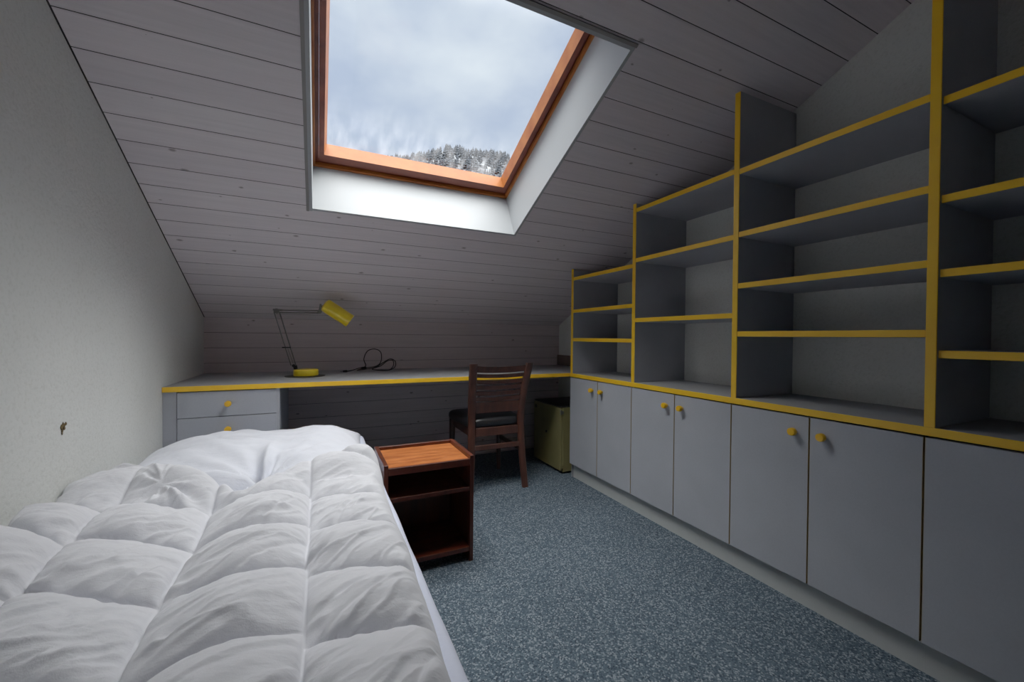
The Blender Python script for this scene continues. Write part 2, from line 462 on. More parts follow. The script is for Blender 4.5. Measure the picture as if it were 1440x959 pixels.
# chipped hole in the left wall
bm = bmesh.new()
for (dy, dz, r) in ((0, 0, .007), (.010, .003, .006), (.019, .006, .005), (.012, -.006, .005), (.002, -.012, .004), (.001, -.019, .0035), (.006, .009, .004)):
    bmesh.ops.create_icosphere(bm, subdivisions=2, radius=r, matrix=Matrix.Translation((XL + .0015, 1.604 + dy, .722 + dz)) @ Matrix.Diagonal((.35, 1, 1.1, 1)))
for v in bm.verts: v.co += Vector((0, mn.noise(v.co*300)*.002, mn.noise(v.co*280+Vector((3,1,2)))*.002))
tag(obj('wall_chip', bm, M_CRUMB, smooth=True), 'small chipped brown screw hole in the left wall above the bed', 'wall hole')

# ------------------------------------------------------------------ desk top and drawer unit
desk = thing('desk', 'long grey desk board with yellow front edge along the far wall', 'desk', (0.5, 2.8, D - .024))
obj('board', box(XL + .001, XR - .001, YF + .004, YB - .001, D - .024, D, .0008), M_TOP, desk)
obj('edge_band', box(XL + .001, XC - .0005, YF, YF + .0038, D - .0245, D + .0005, .001), M_YEL, desk)

def knob(parent, p, axis, m=M_YKNOB, s=1.0):
    p = Vector(p); q = p + Vector(axis)
    prof = [(0, 0), (.007, 0), (.0065, .006), (.0125, .010), (.0145, .014), (.0145, .027), (.0125, .030), (0, .0305)]
    bm = bmesh.new(); add_lathe(bm, [(r*s, t*s) for r, t in prof], p, q, 24)
    return obj('knob', bm, m, parent, True, 40)

du = thing('drawer_unit', 'grey drawer pedestal with yellow knobs under the left end of the desk', 'drawers', (-.43, 2.8, 0))
x0, x1 = -.609, -.2
obj('carcass', box(XL + .012, x1, YF + .030, YB - .06, .06, D - .026), M_DARK, du)
obj('side_panel', box(XL + .001, x0 - .003, YF + .012, YF + .029, .0, D - .026, .001), M_LAM, du)
obj('side_panel', box(x1 + .0005, x1 + .016, YF + .012, YB - .06, .0, D - .026, .001), M_LAM, du)
obj('plinth', box(x0, x1, YF + .05, YF + .066, 0.0005, .0595), M_PLINTH, du)
zt = D - .030
for k in range(5):
    z1 = zt - k*.1265; z0 = z1 - .123
    dr = obj('drawer', box(x0, x1 + .003, YF + .008, YF + .027, z0, z1, .001), M_DOOR, du)
    knob(dr, (-.405, YF + .008, (z0+z1)/2), (0, -1, 0), s=1.0)

# ------------------------------------------------------------------ cabinet run on the right
US = [2.403, 1.786, 1.165, 0.545, -0.072]          # centre lines of the uprights along Y
GR = 'grey base cabinets with yellow knobs'
LBL = ['narrowest-looking grey two-door base cabinet, beside the desk corner and olive cabinet',
       'grey two-door base cabinet, second from the desk corner',
       'widest-looking grey two-door base cabinet, third from the desk corner',
       'grey base cabinet nearest the viewer, cut off by the right picture edge']
ct = thing('worktop', 'grey counter with yellow front edge on the row of base cabinets', 'counter', (1.8, 1.2, D - .024))
obj('board', box(XC + .004, XR - .001, -.085, YF - .0005, D - .024, D, .0008), M_TOP, ct)
obj('edge_band', box(XC, XC + .0038, -.085, YF - .0005, D - .0245, D + .0005, .001), M_YEL, ct)

def door_mesh(y0, y1, z0, z1):
    bm = box(XC + .004, XC + .022, y0, y1, z0, z1, .0012)
    bm.normal_update()
    for f in bm.faces:
        if abs(f.normal.y) > .5: f.material_index = 1
    return bm
for i in range(4):
    yb, ya = US[i] + .0115, US[i+1] + .0115
    if i == 0: yb = YF - .003
    cab = thing('base_cabinet', LBL[i], 'cabinet', (1.8, (ya+yb)/2, 0), GR)
    obj('carcass', box(XC + .0235, XR - .002, ya + .0015, yb - .0015, .0975, D - .026), M_DARK if i else M_LAM, cab)
    obj('plinth', box(XC + .032, XC + .048, ya + .0002, yb - (.012 if i == 0 else .0002), .0005, .097), M_PLINTH, cab)
    if i == 0:
        obj('side_panel', box(XC + .0235, XR - .002, yb - .001, yb + .002, .0005, D - .026), M_LAM, cab)
    ym = (ya + yb)/2
    for (a, b, ky) in ((ya + .0018, ym - .0018, ym - .048), (ym + .0018, yb - .0018, ym + .048)):
        dr = obj('door', door_mesh(a, b, .101, D - .031), [M_DOOR, M_BAND], cab)
        knob(dr, (XC + .004, ky, .650), (-1, 0, 0))

# bookcase standing on the counter
bk = thing('bookcase', 'tall open grey bookcase with yellow edges stepping up under the sloping ceiling', 'bookcase', (1.8, 1.2, D))
T = .024
for i, y in enumerate(US):
    top = roof(y + T/2) - .014
    if i == 0: top = 1.471
    u = obj('upright', box(XC + .0042, XR - .001, y - T/2, y + T/2, D + .0008, top, .0008), M_UP, bk)
    # keep the hole pattern in room coordinates
    obj('edge_band', box(XC + .0002, XC + .004, y - T/2, y + T/2, D + .0008, top, .001), M_YEL, u)
SH = [[1.413, 1.187, .988], [1.722, 1.441, 1.104], [1.714, 1.447, 1.229, 1.025], [1.695, 1.412, 1.199, .965]]
for i, zs in enumerate(SH):
    y1, y0 = US[i] - T/2 - .0006, US[i+1] + T/2 + .0006
    inset = .002 if i < 3 else .012
    for z in zs:
        s = obj('shelf', box(XC + inset + .0042, XR - .002, y0, y1, z - .022, z, .0008), M_LAM, bk)
        obj('edge_band', box(XC + inset, XC + inset + .004, y0, y1, z - .0222, z + .0002, .001), M_YEL, s)

# ------------------------------------------------------------------ olive cabinet under the desk
oc = thing('small_metal_cabinet', 'small old olive beige cabinet with hinged door on the floor under the desk', 'cabinet', (1.78, 2.70, 0))
ox0, ox1, oy0, oy1, oz = 1.584, XR - .03, 2.497, 2.905, .480
obj('body', box(ox0 + .020, ox1, oy0, oy1, .012, oz, .004, 2), M_OLIVE, oc)
obj('shaded_top_panel', box(ox0 + .004, ox1, oy0 + .002, oy1 - .002, oz + .0005, oz + .010, .002), M_BLACK, oc)  # top coloured black for the shade under the desk
d_ = obj('door', box(ox0, ox0 + .018, oy0 + .002, oy1 - .002, .022, oz - .004, .004, 2), M_OLIVE, oc)
bm = bmesh.new(); add_lathe(bm, [(0, 0), (.009, 0), (.009, .006), (.006, .008), (0, .008)], (ox0, 2.70, .27), (ox0 - 1, 2.70, .27), 20)
obj('lock', bm, M_BLACK, d_, True, 40)
bm = bmesh.new(); add_lathe(bm, [(0, 0), (.014, 0), (.014, .004), (0, .004)], (ox0, 2.865, .44), (ox0 - 1, 2.865, .44), 20)
obj('badge', bm, M_BLACK, d_, True, 40)
for z in (.035, .43):
    bm = bmesh.new(); add_tube(bm, [(ox0 - .003, oy0 - .002, z), (ox0 - .003, oy0 - .002, z + .035)], .006, 12)
    add_box(bm, ox0 - .001, ox0 + .022, oy0 - .004, oy0 - .0005, z + .006, z + .028)
    obj('hinge', bm, M_STEEL if z > .2 else M_OLIVE, oc)
for x in (ox0 + .04, ox1 - .04):
    for y in (oy0 + .04, oy1 - .04):
        bm = bmesh.new(); add_tube(bm, [(x, y, .0), (x, y, .0118)], .016, 14); obj('foot', bm, M_BLACK, oc)

# ------------------------------------------------------------------ chair
ch = thing('dining_chair', 'dark brown ladder-back wooden chair with black seat at the desk', 'chair', (1.04, 2.6, 0))
def rear_leg(sx):
    # curved post: foot back, forward at the seat, leaning back towards the top
    path = [(0.0, 2.385, .198), (.20, 2.405, .185), (.44, 2.425, .178), (.60, 2.402, .186), (.72, 2.372, .194), (.825, 2.336, .203)]
    secs = []
    N = 22
    for k in range(N + 1):
        z = path[-1][0] * k / N
        y = interp([(p[0], p[1]) for p in path], z); hx = interp([(p[0], p[2]) for p in path], z)
        w = interp([(0, .042), (.44, .046), (.825, .050)], z); d = interp([(0, .030), (.44, .044), (.825, .026)], z)
        secs.append(rect_sec((1.046 + sx * (hx - w/2 + .016), y, z), w, d))
    bm = bmesh.new(); add_sweep(bm, secs); return bm
for s in (-1, 1): obj('leg', rear_leg(s), M_CHAIR, ch, True, 50)
def front_leg(sx):
    bm = bmesh.new(); secs = []
    for z, w in ((0, .026), (.2, .032), (.408, .040)):
        secs.append(rect_sec((1.046 + sx * .182, 2.800, z), w, w))
    add_sweep(bm, secs); return bm
for s in (-1, 1): obj('leg', front_leg(s), M_CHAIR, ch, True, 50)
bm = bmesh.new()                                                # seat rails
add_box(bm, 1.046 - .150, 1.046 + .150, 2.412, 2.432, .355, .410, .003)
add_box(bm, 1.046 - .160, 1.046 + .160, 2.790, 2.812, .355, .410, .003)
for s in (-1, 1):
    xa = 1.046 + s*.170
    add_box(bm, xa - .011, xa + .011, 2.446, 2.780, .355, .410, .003)
obj('seat_frame', bm, M_CHAIR, ch)
# upholstered seat: rounded trapezoid cushion
bm = bmesh.new(); rings = []
def seat_ring(scale, z):
    pts = []
    for k in range(48):
        a = 2*math.pi*k/48; c, s = math.cos(a), math.sin(a); e = .34
        px = math.copysign(abs(c)**e, c); py = math.copysign(abs(s)**e, s)
        hw = .205 + .018*py
        x = 1.046 + px*(hw - .03*(1-scale)); y = 2.627 + py*(.212 - .03*(1-scale))
        if py < -.8 and abs(px) > .8: x = 1.046 + math.copysign(min(abs(x-1.046), .158), px)
        pts.append(bm.verts.new((1.046 + (x-1.046)*(1 if scale > .3 else scale/.3), 2.627 + (y-2.627)*(1 if scale > .3 else scale/.3), z)))
    return pts
for sc, z in ((.7, .412), (1.0, .420), (1.05, .438), (.95, .454), (.6, .464), (.31, .468), (.15, .471), (.02, .472)):
    rings.append(seat_ring(sc, z))
for a, b in zip(rings, rings[1:]):
    for k in range(48): bm.faces.new((a[k], a[(k+1) % 48], b[(k+1) % 48], b[k]))
bm.faces.new(rings[0][::-1]); bm.faces.new(rings[-1])
obj('seat', bm, M_LEATHER, ch, True, 60)
# curved ladder slats
def post_y(z): return interp([(0, 2.385), (.2, 2.405), (.44, 2.425), (.60, 2.402), (.72, 2.372), (.825, 2.336)], z)
def post_x(z): return interp([(0, .198), (.2, .185), (.44, .178), (.6, .186), (.72, .196), (.825, .205)], z)
def slat(z0, z1, t=.014, dip=.010):
    bm = bmesh.new(); secs = []; N = 20
    for k in range(N + 1):
        u = -1 + 2*k/N; x = 1.046 + u*(post_x((z0+z1)/2) - .024)
        bow = .026*(1 - u*u); zz = -dip*(1 - u*u)
        y0 = post_y(z0) + bow; y1 = post_y(z1) + bow
        secs.append([(x, y0 - t/2, z0 + zz), (x, y0 + t/2, z0 + zz), (x, y1 + t/2, z1 + zz), (x, y1 - t/2, z1 + zz)])
    add_sweep(bm, secs); return bm
obj('top_rail', slat(.772, .812), M_CHAIR, ch)
for z in (.738, .700, .662, .624, .586): obj('slat', slat(z, z + .025), M_CHAIR, ch)
obj('bottom_rail', slat(.505, .575, dip=.004), M_CHAIR, ch)
for (a, b, z) in (((1.046-.163, 2.400), (1.046+.163, 2.400), .285),):
    bm = bmesh.new(); add_box(bm, a[0], b[0], 2.402, 2.418, z - .016, z + .016, .003); obj('stretcher', bm, M_CHAIR, ch)
for s in (-1, 1):
    bm = bmesh.new(); xa = 1.046 + s*.180
    add_box(bm, xa - .008, xa + .008, 2.428, 2.780, .232, .262, .003); obj('stretcher', bm, M_CHAIR, ch)

# ------------------------------------------------------------------ nightstand
ns = thing('nightstand', 'small mahogany open nightstand with top coloured orange-brown as if lit beside the bed', 'nightstand', (.43, 1.845, 0))
nx0, nx1, ny0, ny1 = .238, .622, 1.688, 2.005
for (a, b) in ((nx0, nx0 + .018), (nx1 - .018, nx1)):
    obj('side_panel', box(a, b, ny0, ny1, .0, .469, .002), M_NS, ns)
obj('back_panel', box(nx0 + .0185, nx1 - .0185, ny1 - .014, ny1 - .001, .03, .467, .001), M_NS, ns)
obj('top', box(nx0 + .0185, nx1 - .0185, ny0 + .014, ny1 - .0145, .432, .452, .001), M_NSTOP, ns)
obj('top_edge', box(nx0 + .0185, nx1 - .0185, ny0 + .001, ny0 + .0135, .425, .4545, .001), M_NS, ns)
obj('shelf', box(nx0 + .0185, nx1 - .0185, ny0 + .004, ny1 - .0145, .312, .330, .001), M_NS, ns)
obj('shelf', box(nx0 + .0185, nx1 - .0185, ny0 + .004, ny1 - .0145, .044, .064, .001), M_NS, ns)

# ------------------------------------------------------------------ bed
BX0, BX1, BY0, BY1, BZ = XL + .006, .226, .22, 2.40, .440
bed = thing('bed', 'single bed with white sheeted mattress along the left wall', 'bed', (-.22, 1.3, 0))
bm = bmesh.new()
add_box(bm, BX0 + .01, BX1 - .02, BY0 + .01, BY0 + .03, .12, .24, .003); add_box(bm, BX0 + .01, BX1 - .02, BY1 - .03, BY1 - .01, .12, .24, .003)
add_box(bm, BX0 + .01, BX0 + .03, BY0 + .031, BY1 - .031, .12, .24, .003); add_box(bm, BX1 - .04, BX1 - .02, BY0 + .031, BY1 - .031, .12, .24, .003)
obj('bed_frame', bm, M_BEDWOOD, bed)
for x in (BX0 + .055, BX1 - .065):
    for y in (BY0 + .055, BY1 - .055):
        obj('leg', box(x - .022, x + .022, y - .022, y + .022, 0, .235, .003), M_BEDWOOD, bed)
obj('slatted_base', box(BX0 + .032, BX1 - .042, BY0 + .032, BY1 - .032, .215, .238), M_BEDWOOD, bed)
bm = box(BX0, BX1, BY0, BY1, .243, BZ, .022, 4)
bmesh.ops.subdivide_edges(bm, edges=[e for e in bm.edges if e.calc_length() > .3], cuts=40, use_grid_fill=True)
for v in bm.verts:
    if v.co.x > BX1 - .03: v.co.x += .004*mn.noise(Vector((v.co.y*5, v.co.z*9, 1)))
obj('mattress', bm, M_SHEET, bed, True)

def closed_field(nx, ny, top, bot, name, mat, label, cat):
    """closed cloth body: top(i,j) and bot(i,j) share their border"""
    bm = bmesh.new()
    A = [[bm.verts.new(top(i/nx, j/ny)) for j in range(ny+1)] for i in range(nx+1)]
    B = [[A[i][j] if i in (0, nx) or j in (0, ny) else bm.verts.new(bot(i/nx, j/ny)) for j in range(ny+1)] for i in range(nx+1)]
    for i in range(nx):
        for j in range(ny):
            bm.faces.new((A[i][j], A[i+1][j], A[i+1][j+1], A[i][j+1]))
            try: bm.faces.new((B[i][j], B[i][j+1], B[i+1][j+1], B[i+1][j]))
            except ValueError: pass
    o = obj(name, bm, mat, None, True)
    return tag(o, label, cat)

def ridged(p): return 1 - abs(mn.noise(p)) * 2

def crease(x, y, ang, fl, fw, seed):
    c, s = math.cos(ang), math.sin(ang)
    u, v = c*x + s*y, -s*x + c*y
    return mn.noise(Vector((u*fl, v*fw, seed)))

# pillow --------------------------------------------------------------------
PX0, PX1, PY0, PY1 = -.650, .205, 1.52, 2.335
def pil_xy(a, b):
    u, v = 2*a - 1, 2*b - 1
    pin = 1 - .05*(1 - abs(v)**2)*(abs(u)**4) ; pin2 = 1 - (.04 if v > 0 else .0)*(1 - u*u)*(abs(v)**4)
    return (PX0+PX1)/2 + u*pin*(PX1-PX0)/2, (PY0+PY1)/2 + v*pin2*(PY1-PY0)/2, u, v
def pil_top(a, b):
    x, y, u, v = pil_xy(a, b)
    e = max(0, 1-abs(u)**3.2)**.55 * max(0, 1-abs(v)**2.6)**(.60 if v > 0 else .60 + .45*min(1, -v*2))
    h = .118*e
    h *= 1 + .12*math.exp(-((x-.07)/.12)**2) - .10*math.exp(-((x+.16)/.10)**2) + .02*math.exp(-((x+.36)/.16)**2)
    # folds gathered at the front middle
    dx, dy = x + .17, y - 1.60; r = math.hypot(dx, dy); an = math.atan2(dy, dx)
    g = math.exp(-(r/.20)**2)*min(1, r/.05)
    h += g*(.050*mn.noise(Vector((math.cos(an)*3.0, math.sin(an)*3.0, 2.4 + r*2))) + .034*(ridged(Vector((math.cos(an)*3.6, math.sin(an)*3.6, 7.1 + r*3)))-.5)) - .030*math.exp(-(r/.10)**2)
    h += e*(  .016*crease(x, y, .6, 3, 11, 4.2) + .011*crease(x, y, -.7, 5, 18, 8.1) + .007*crease(x, y, .2, 9, 30, 18.1) + .0015*mn.noise(Vector((x*40, y*40, 3))))
    # diagonal pinch seen left of the middle
    t = (x+.33)*.8 + (y-1.97)*.6
    h -= .012*math.exp(-(t/.025)**2)*math.exp(-(((x+.33)*-.6+(y-2.02)*.8)/.10)**2)
    rim = .011*smooth01((1 - max(abs(u), -v))/.03) if v < 0 else .011*smooth01((1-abs(u))/.03)
    return (x, y, BZ + .003 + rim + max(h, 0) + .012*abs(u*v)**4)
def pil_bot(a, b):
    x, y, u, v = pil_xy(a, b)
    e = max(0, 1-abs(u)**3)*max(0, 1-abs(v)**3)
    return (x, y, min(pil_top(a, b)[2], BZ + .003))
def pil_z(x, y):
    u = (x - (PX0+PX1)/2)/((PX1-PX0)/2); v = (y - (PY0+PY1)/2)/((PY1-PY0)/2)
    u = max(-.999, min(.999, u)) if abs(u) < 1.06 else u
    if abs(u) >= 1 or abs(v) >= 1: return BZ
    return pil_top((u+1)/2, (v+1)/2)[2]
closed_field(120, 90, pil_top, pil_bot, 'pillow', M_PILLOW, 'plump white pillow at the head of the bed, below the drawer unit', 'pillow')

# duvet ---------------------------------------------------------------------
YFAR = [(-.66, 1.69), (-.58, 1.74), (-.46, 1.66), (-.34, 1.58), (-.25, 1.52), (-.205, 1.47), (-.16, 1.51), (-.03, 1.60), (.10, 1.64), (.225, 1.70)]
DX0, DX1, DY0 = XL + .010, .207, .24
ROWS = [2.06, 1.845, 1.63, 1.41, 1.19, .972, .755, .535, .31, .09]
def duv_xy(a, b):
    x = DX0 + (DX1-DX0)*a
    yf = sum(interp(YFAR, x + d) for d in (-.02, -.01, 0, .01, .02))/5
    y = DY0 + (yf - DY0)*b
    ex = (.010*mn.noise(Vector((y*4.5, 3.3, 0))) - .020*smooth01((1.15-y)/.7))*smooth01((a-.8)/.2)
    return x + ex, y
SEAMS = [-.74, -.50, -.275, -.022, .212]
def seam_x(k, y):
    return SEAMS[k] + (.014*mn.noise(Vector((y*3.1, k*7.7, 1.0))) if k in (1, 2) else .003*mn.noise(Vector((y*3, k, 1)))) + (.02*(y-1.2)*(-1 if k == 1 else 0))
def duv_h(x, y):
    # which column
    for k in range(4):
        if x < seam_x(k+1, y) or k == 3:
            xa, xb = seam_x(k, y), seam_x(k+1, y); break
    a = max(0., min(1., (x-xa)/(xb-xa)))
    shift = [.10, .045, .02, -.02][k]
    tilt = [-.10, -.07, .045, -.05][k]
    yy = y - shift - tilt*(a-.5) + .012*mn.noise(Vector((x*7, y*5, k*3.0)))
    b = .5; cell = 0; h_row = .22
    for r in range(len(ROWS)-1):
        if ROWS[r] >= yy >= ROWS[r+1]:
            b = (yy-ROWS[r+1])/(ROWS[r]-ROWS[r+1]); cell = r; break
    amp = .060 + .010*mn.noise(Vector((k*3.3, cell*2.1, 5)))
    if k == 3: amp *= .92
    bb = b**.88
    sa = (4*a*(1-a)); sb = (4*bb*(1-bb))
    # puffs lean towards the foot: crest nearer the far seam gives the overlapping look
    puff = (sa**.36)*(sb**.42)
    h = amp*puff
    # gathers: short creases that run off each seam
    da = min(a, 1-a)*(xb-xa); db = min(b, 1-b)*.22
    ga = math.exp(-da/.030); gb = math.exp(-db/.028)
    h += .0085*ga*mn.noise(Vector((x*8, y*52 + 8*x, k+.5)))*min(1, da/.008)
    h += .0055*gb*mn.noise(Vector((x*50, y*8, cell+9.5)))*min(1, db/.008)
    # broad diagonal creases inside the cells
    m = min(1, puff*1.3)*(.50 + .6*smooth01((.75-b)/.5))
    c1 = crease(x, y, .75, 4, 15, 3.7 + cell*1.7 + k); c2 = crease(x, y, .55, 7, 30, 13.7 + cell*2.1)
    c3 = crease(x, y, .95, 10, 46, 23.7 + cell*1.3); c4 = crease(x, y, .25, 5, 24, 33.7 + cell*.7 + k)
    h += m*(.0125*c1 + .0085*c2 + .0035*c3 + .0060*c4 + .0045*max(0, 1-abs(c2+.1)/.16) + .0035*max(0, 1-abs(c4-.15)/.14)) - m*.011*max(0, ridged(Vector(((x*.73+y*.68)*3, (-x*.68+y*.73)*10, k*2.2+cell)))-.80)*5*.5
    return h, k, a, b
def duv_top(a_, b_):
    x, y = duv_xy(a_, b_)
    h, k, a, b = duv_h(x, y)
    base = .012 + (.075 - .055*smooth01((y-1.25)/.4))*smooth01((-.25-x)/.40)
    base += .018*math.exp(-((x+.14)/.10)**2)
    # over the lower part of the pillow the duvet rides up
    base += .012*smooth01((y-1.5)/.25)*smooth01((x+.10)/.12)
    # crumpled corner by the wall
    cr = smooth01((y-1.40)/.35)*smooth01((-.22-x)/.15)
    h = h*(1-.45*cr) + cr*(.030*crease(x, y, -.55, 4, 13, 21.) + .022*crease(x, y, .5, 6, 22, 31.) + .010*crease(x, y, -.2, 10, 45, 41.) + .030*(ridged(Vector((x*4, y*6, 4)))-.5))
    # star of folds where the corner is bunched up
    qx, qy = (x + .42) + .5*(y - 1.53), (y - 1.53)*.8; rr = math.hypot(qx, qy); aa = math.atan2(qy, qx)
    h += math.exp(-(rr/.17)**2)*min(1, rr/.04)*(.026*mn.noise(Vector((math.cos(aa)*1.7, math.sin(aa)*1.7, rr*3.5+3))) + .010*(ridged(Vector((math.cos(aa)*1.9+x*3, math.sin(aa)*1.9, 11+rr*5)))-.5)) - .006*math.exp(-(rr/.04)**2)
    # taper at the borders
    ed = min(smooth01(b_/.02), 1)*(1 - (max(0, (b_-.975)/.025))**2)
    er = 1 - (max(0, (a_-.94)/.06))**2.5
    el = smooth01(a_/.03)*.5 + .5
    h += .020*math.exp(-((b_-.955)/.03)**2)
    z = BZ + .006 + (base + h)*max(0, ed)**.5*max(0, er)**.6*el
    return (x, y, max(z, under(x, y) + .006 + .75*(h + .4*base)*max(0, ed)**.5*max(0, er)**.6))
GX0, GY0, GS = -.72, 1.40, .0125
GNX, GNY = 80, 80
_g = [[pil_z(GX0 + i*GS, GY0 + j*GS) for j in range(GNY)] for i in range(GNX)]
def _box(g, r, fn): return [[fn([g[a][b] for a in range(max(0, i-r), min(GNX, i+r+1)) for b in range(max(0, j-r), min(GNY, j+r+1))]) for j in range(GNY)] for i in range(GNX)]
_g = _box(_box(_g, 3, max), 2, lambda q: sum(q)/len(q))
def under(x, y):
    fx, fy = (x-GX0)/GS, (y-GY0)/GS
    if fy <= 0: return BZ + .003
    i, j = min(GNX-2, max(0, int(fx))), min(GNY-2, int(fy)); u, v = fx-i, fy-j
    z = (_g[i][j]*(1-u)+_g[i+1][j]*u)*(1-v) + (_g[i][j+1]*(1-u)+_g[i+1][j+1]*u)*v
    return max(BZ + .003, z + .003)
def duv_bot(a_, b_):
    x, y = duv_xy(a_, b_)
    return (x, y, under(x, y))
closed_field(250, 430, duv_top, duv_bot, 'duvet', M_DUVET, 'thick white quilted down duvet spread over the bed', 'duvet')

# ------------------------------------------------------------------ desk lamp
LY = 2.80
lp = thing('desk_lamp', 'yellow jointed desk lamp with cylinder shade on the desk', 'lamp', (-.075, LY, D))
bm = bmesh.new(); add_lathe(bm, [(0, .0005), (.112, .0005), (.112, .003), (.070, .005), (0, .005)], (-.075, LY, D), (-.075, LY, D+1), 40)
obj('base_plate', bm, M_BLACK, lp, True, 30)
bm = bmesh.new(); add_lathe(bm, [(0, .0052), (.068, .0052), (.070, .009), (.070, .036), (.066, .042), (0, .043)], (-.070, LY, D), (-.070, LY, D+1), 40)
obj('base', bm, M_LAMPY, lp, True, 30)
bm = bmesh.new(); add_tube(bm, [(-.125, LY, D+.0432), (-.130, LY, D+.066)], .012, 14); add_tube(bm, [(-.138, LY-.02, D+.066), (-.138, LY+.02, D+.066)], .009, 12)
obj('pivot', bm, M_BLACK, lp, True, 40)
E0 = Vector((-.228, LY, 1.130))
for dx in (-.013, .013):
    bm = bmesh.new(); add_tube(bm, [(-.138 + dx, LY, D + .066), (E0.x + dx*1.1, LY, E0.z)], .0036, 10); obj('arm_rod', bm, M_STEEL, lp, True)
bm = bmesh.new(); add_box(bm, -.200, -.152, LY-.004, LY+.004, .912, .920, .001); obj('brace', bm, M_BLACK, lp)
bm = bmesh.new()
for s in (0,):   # balance spring
    pts = []
    for k in range(90):
        t = k/89; c = Vector((-.140, LY, D+.08)).lerp(Vector((-.170, LY, .91)), t); a = t*2*math.pi*15
        pts.append(c + Vector((math.cos(a)*.005, math.sin(a)*.005, 0)))
    add_tube(bm, pts, .0011, 5)
obj('spring', bm, M_STEEL, lp, True)
bm = bmesh.new(); add_tube(bm, [E0 + Vector((0, -.012, .004)), E0 + Vector((0, .012, .004))], .015, 18)
add_tube(bm, [E0 + Vector((-.02, 0, .012)), E0 + Vector((.03, 0, .010))], .006, 10); obj('elbow', bm, M_STEEL, lp, True, 40)
H0 = Vector((.004, LY, 1.138))
for dz in (.006, -.008):
    bm = bmesh.new(); add_tube(bm, [E0 + Vector((.012, 0, dz + .004)), H0 + Vector((0, 0, dz))], .0040, 10); obj('arm_rod', bm, M_STEEL, lp, True)
bm = bmesh.new(); add_tube(bm, [H0 + Vector((0, -.012, 0)), H0 + Vector((0, .012, 0))], .013, 16)
add_tube(bm, [H0, H0 + Vector((.006, 0, .048))], .006, 10); add_tube(bm, [H0 + Vector((.004, 0, .03)), H0 + Vector((.035, 0, .038))], .007, 10)
obj('head_joint', bm, M_STEEL, lp, True, 40)
S0, S1 = Vector((.028, LY, 1.186)), Vector((.180, LY, 1.084))
Ls = (S1-S0).length
bm = bmesh.new(); add_lathe(bm, [(0, 0), (.024, .0), (.040, .008), (.043, .02), (.043, Ls-.002), (.0445, Ls), (.041, Ls), (.040, .03), (0, .025)], S0, S1, 36)
obj('lamp_shade', bm, M_LAMPY, lp, True, 35)
bm = bmesh.new(); ax = (S1-S0).normalized(); bmesh.ops.create_uvsphere(bm, u_segments=20, v_segments=12, radius=.026, matrix=Matrix.Translation(S1 - ax*.035))
obj('bulb', bm, mat_flat('white_bulb', srgb(235, 232, 220), .3, .5, .02), lp, True)

# ------------------------------------------------------------------ cable bundle
bm = bmesh.new()
def spline(P, n=10):
    P = [Vector(p) for p in P]; out = []
    for i in range(len(P)-1):
        p0, p1, p2, p3 = P[max(i-1,0)], P[i], P[i+1], P[min(i+2, len(P)-1)]
        for k in range(n):
            t = k/n
            out.append(.5*((2*p1)+(-p0+p2)*t+(2*p0-5*p1+4*p2-p3)*t*t+(-p0+3*p1-3*p2+p3)*t**3))
    return out + [P[-1]]
Z = D + .006
path = [(.165, 2.98, Z), (.20, 3.0, Z+.004), (.25, 3.03, Z+.016), (.30, 3.05, Z+.03), (.29, 3.06, Z+.08), (.315, 3.07, Z+.135), (.365, 3.07, Z+.150), (.405, 3.06, Z+.125), (.405, 3.05, Z+.06), (.37, 3.04, Z+.028),
        (.30, 3.02, Z+.018), (.24, 3.0, Z+.006), (.29, 2.98, Z+.012), (.36, 3.0, Z+.022), (.42, 3.03, Z+.055), (.47, 3.05, Z+.078), (.505, 3.05, Z+.06), (.50, 3.03, Z+.02), (.45, 3.0, Z), (.38, 2.98, Z+.004),
        (.34, 3.0, Z+.012), (.40, 3.03, Z+.03), (.45, 3.06, Z+.062), (.49, 3.07, Z+.066), (.495, 3.06, Z+.03), (.46, 3.03, Z), (.40, 3.03, Z)]
add_tube(bm, spline(path), .0034, 8)
cb = thing('power_cable', 'tangled black power cable lying looped on the desk', 'cable', (.33, 3.03, D))
obj('cord', bm, M_BLACK, cb, True)
bm = bmesh.new(); add_tube(bm, [(.150, 2.972, Z+.003), (.172, 2.982, Z+.003)], [.006, .008], 12); add_tube(bm, [(.132, 2.966, Z+.003), (.150, 2.972, Z+.003)], .002, 6)
obj('plug', bm, M_BLACK, cb, True, 40)
bm = bmesh.new(); add_tube(bm, [(.268, 3.012, Z+.016), (.30, 3.022, Z+.02)], .010, 12); obj('cable_tie', bm, M_BLACK, cb, True, 40)

# ------------------------------------------------------------------ wooded mountainside seen through the window
RIDGE = [(-1.2, .22), (-.2, .26), (.04, .35), (.10, .388), (.15, .412), (.186, .422), (.24, .445), (.283, .46), (.34, .473), (.39, .476), (.45, .483), (.6, .48), (1.2, .40)]   # azimuth (x/y), height/y
R0 = 420.0
def hill(az, t):
    """t 0 at the foot, 1 at the ridge"""
    y = R0*(.55 + .45*t); rz = interp(RIDGE, az)*R0
    z = rz*(t**1.15) + 6*mn.noise(Vector((az*9, t*6, 0)))*t + 2.5*mn.noise(Vector((az*40, t*22, 3)))*t
    return Vector((az*y, y, z))
bm = bmesh.new()
NA, NT = 120, 40
V = [[bm.verts.new(hill(-1.2 + 2.4*i/NA, j/NT)) for j in range(NT+1)] for i in range(NA+1)]
for i in range(NA):
    for j in range(NT): bm.faces.new((V[i][j], V[i+1][j], V[i+1][j+1], V[i][j+1]))
MH = MatB('hazy_snowy_mountainside', .9, .1); v = MH.mapping()
MH.color(MH.ramp(MH.noise(v, .09, 5, .7), [(.36, srgb(44,47,52)), (.5, srgb(72,75,80)), (.62, srgb(130,134,138))]))  # snow patches, with distance haze put into the grey-blue tones
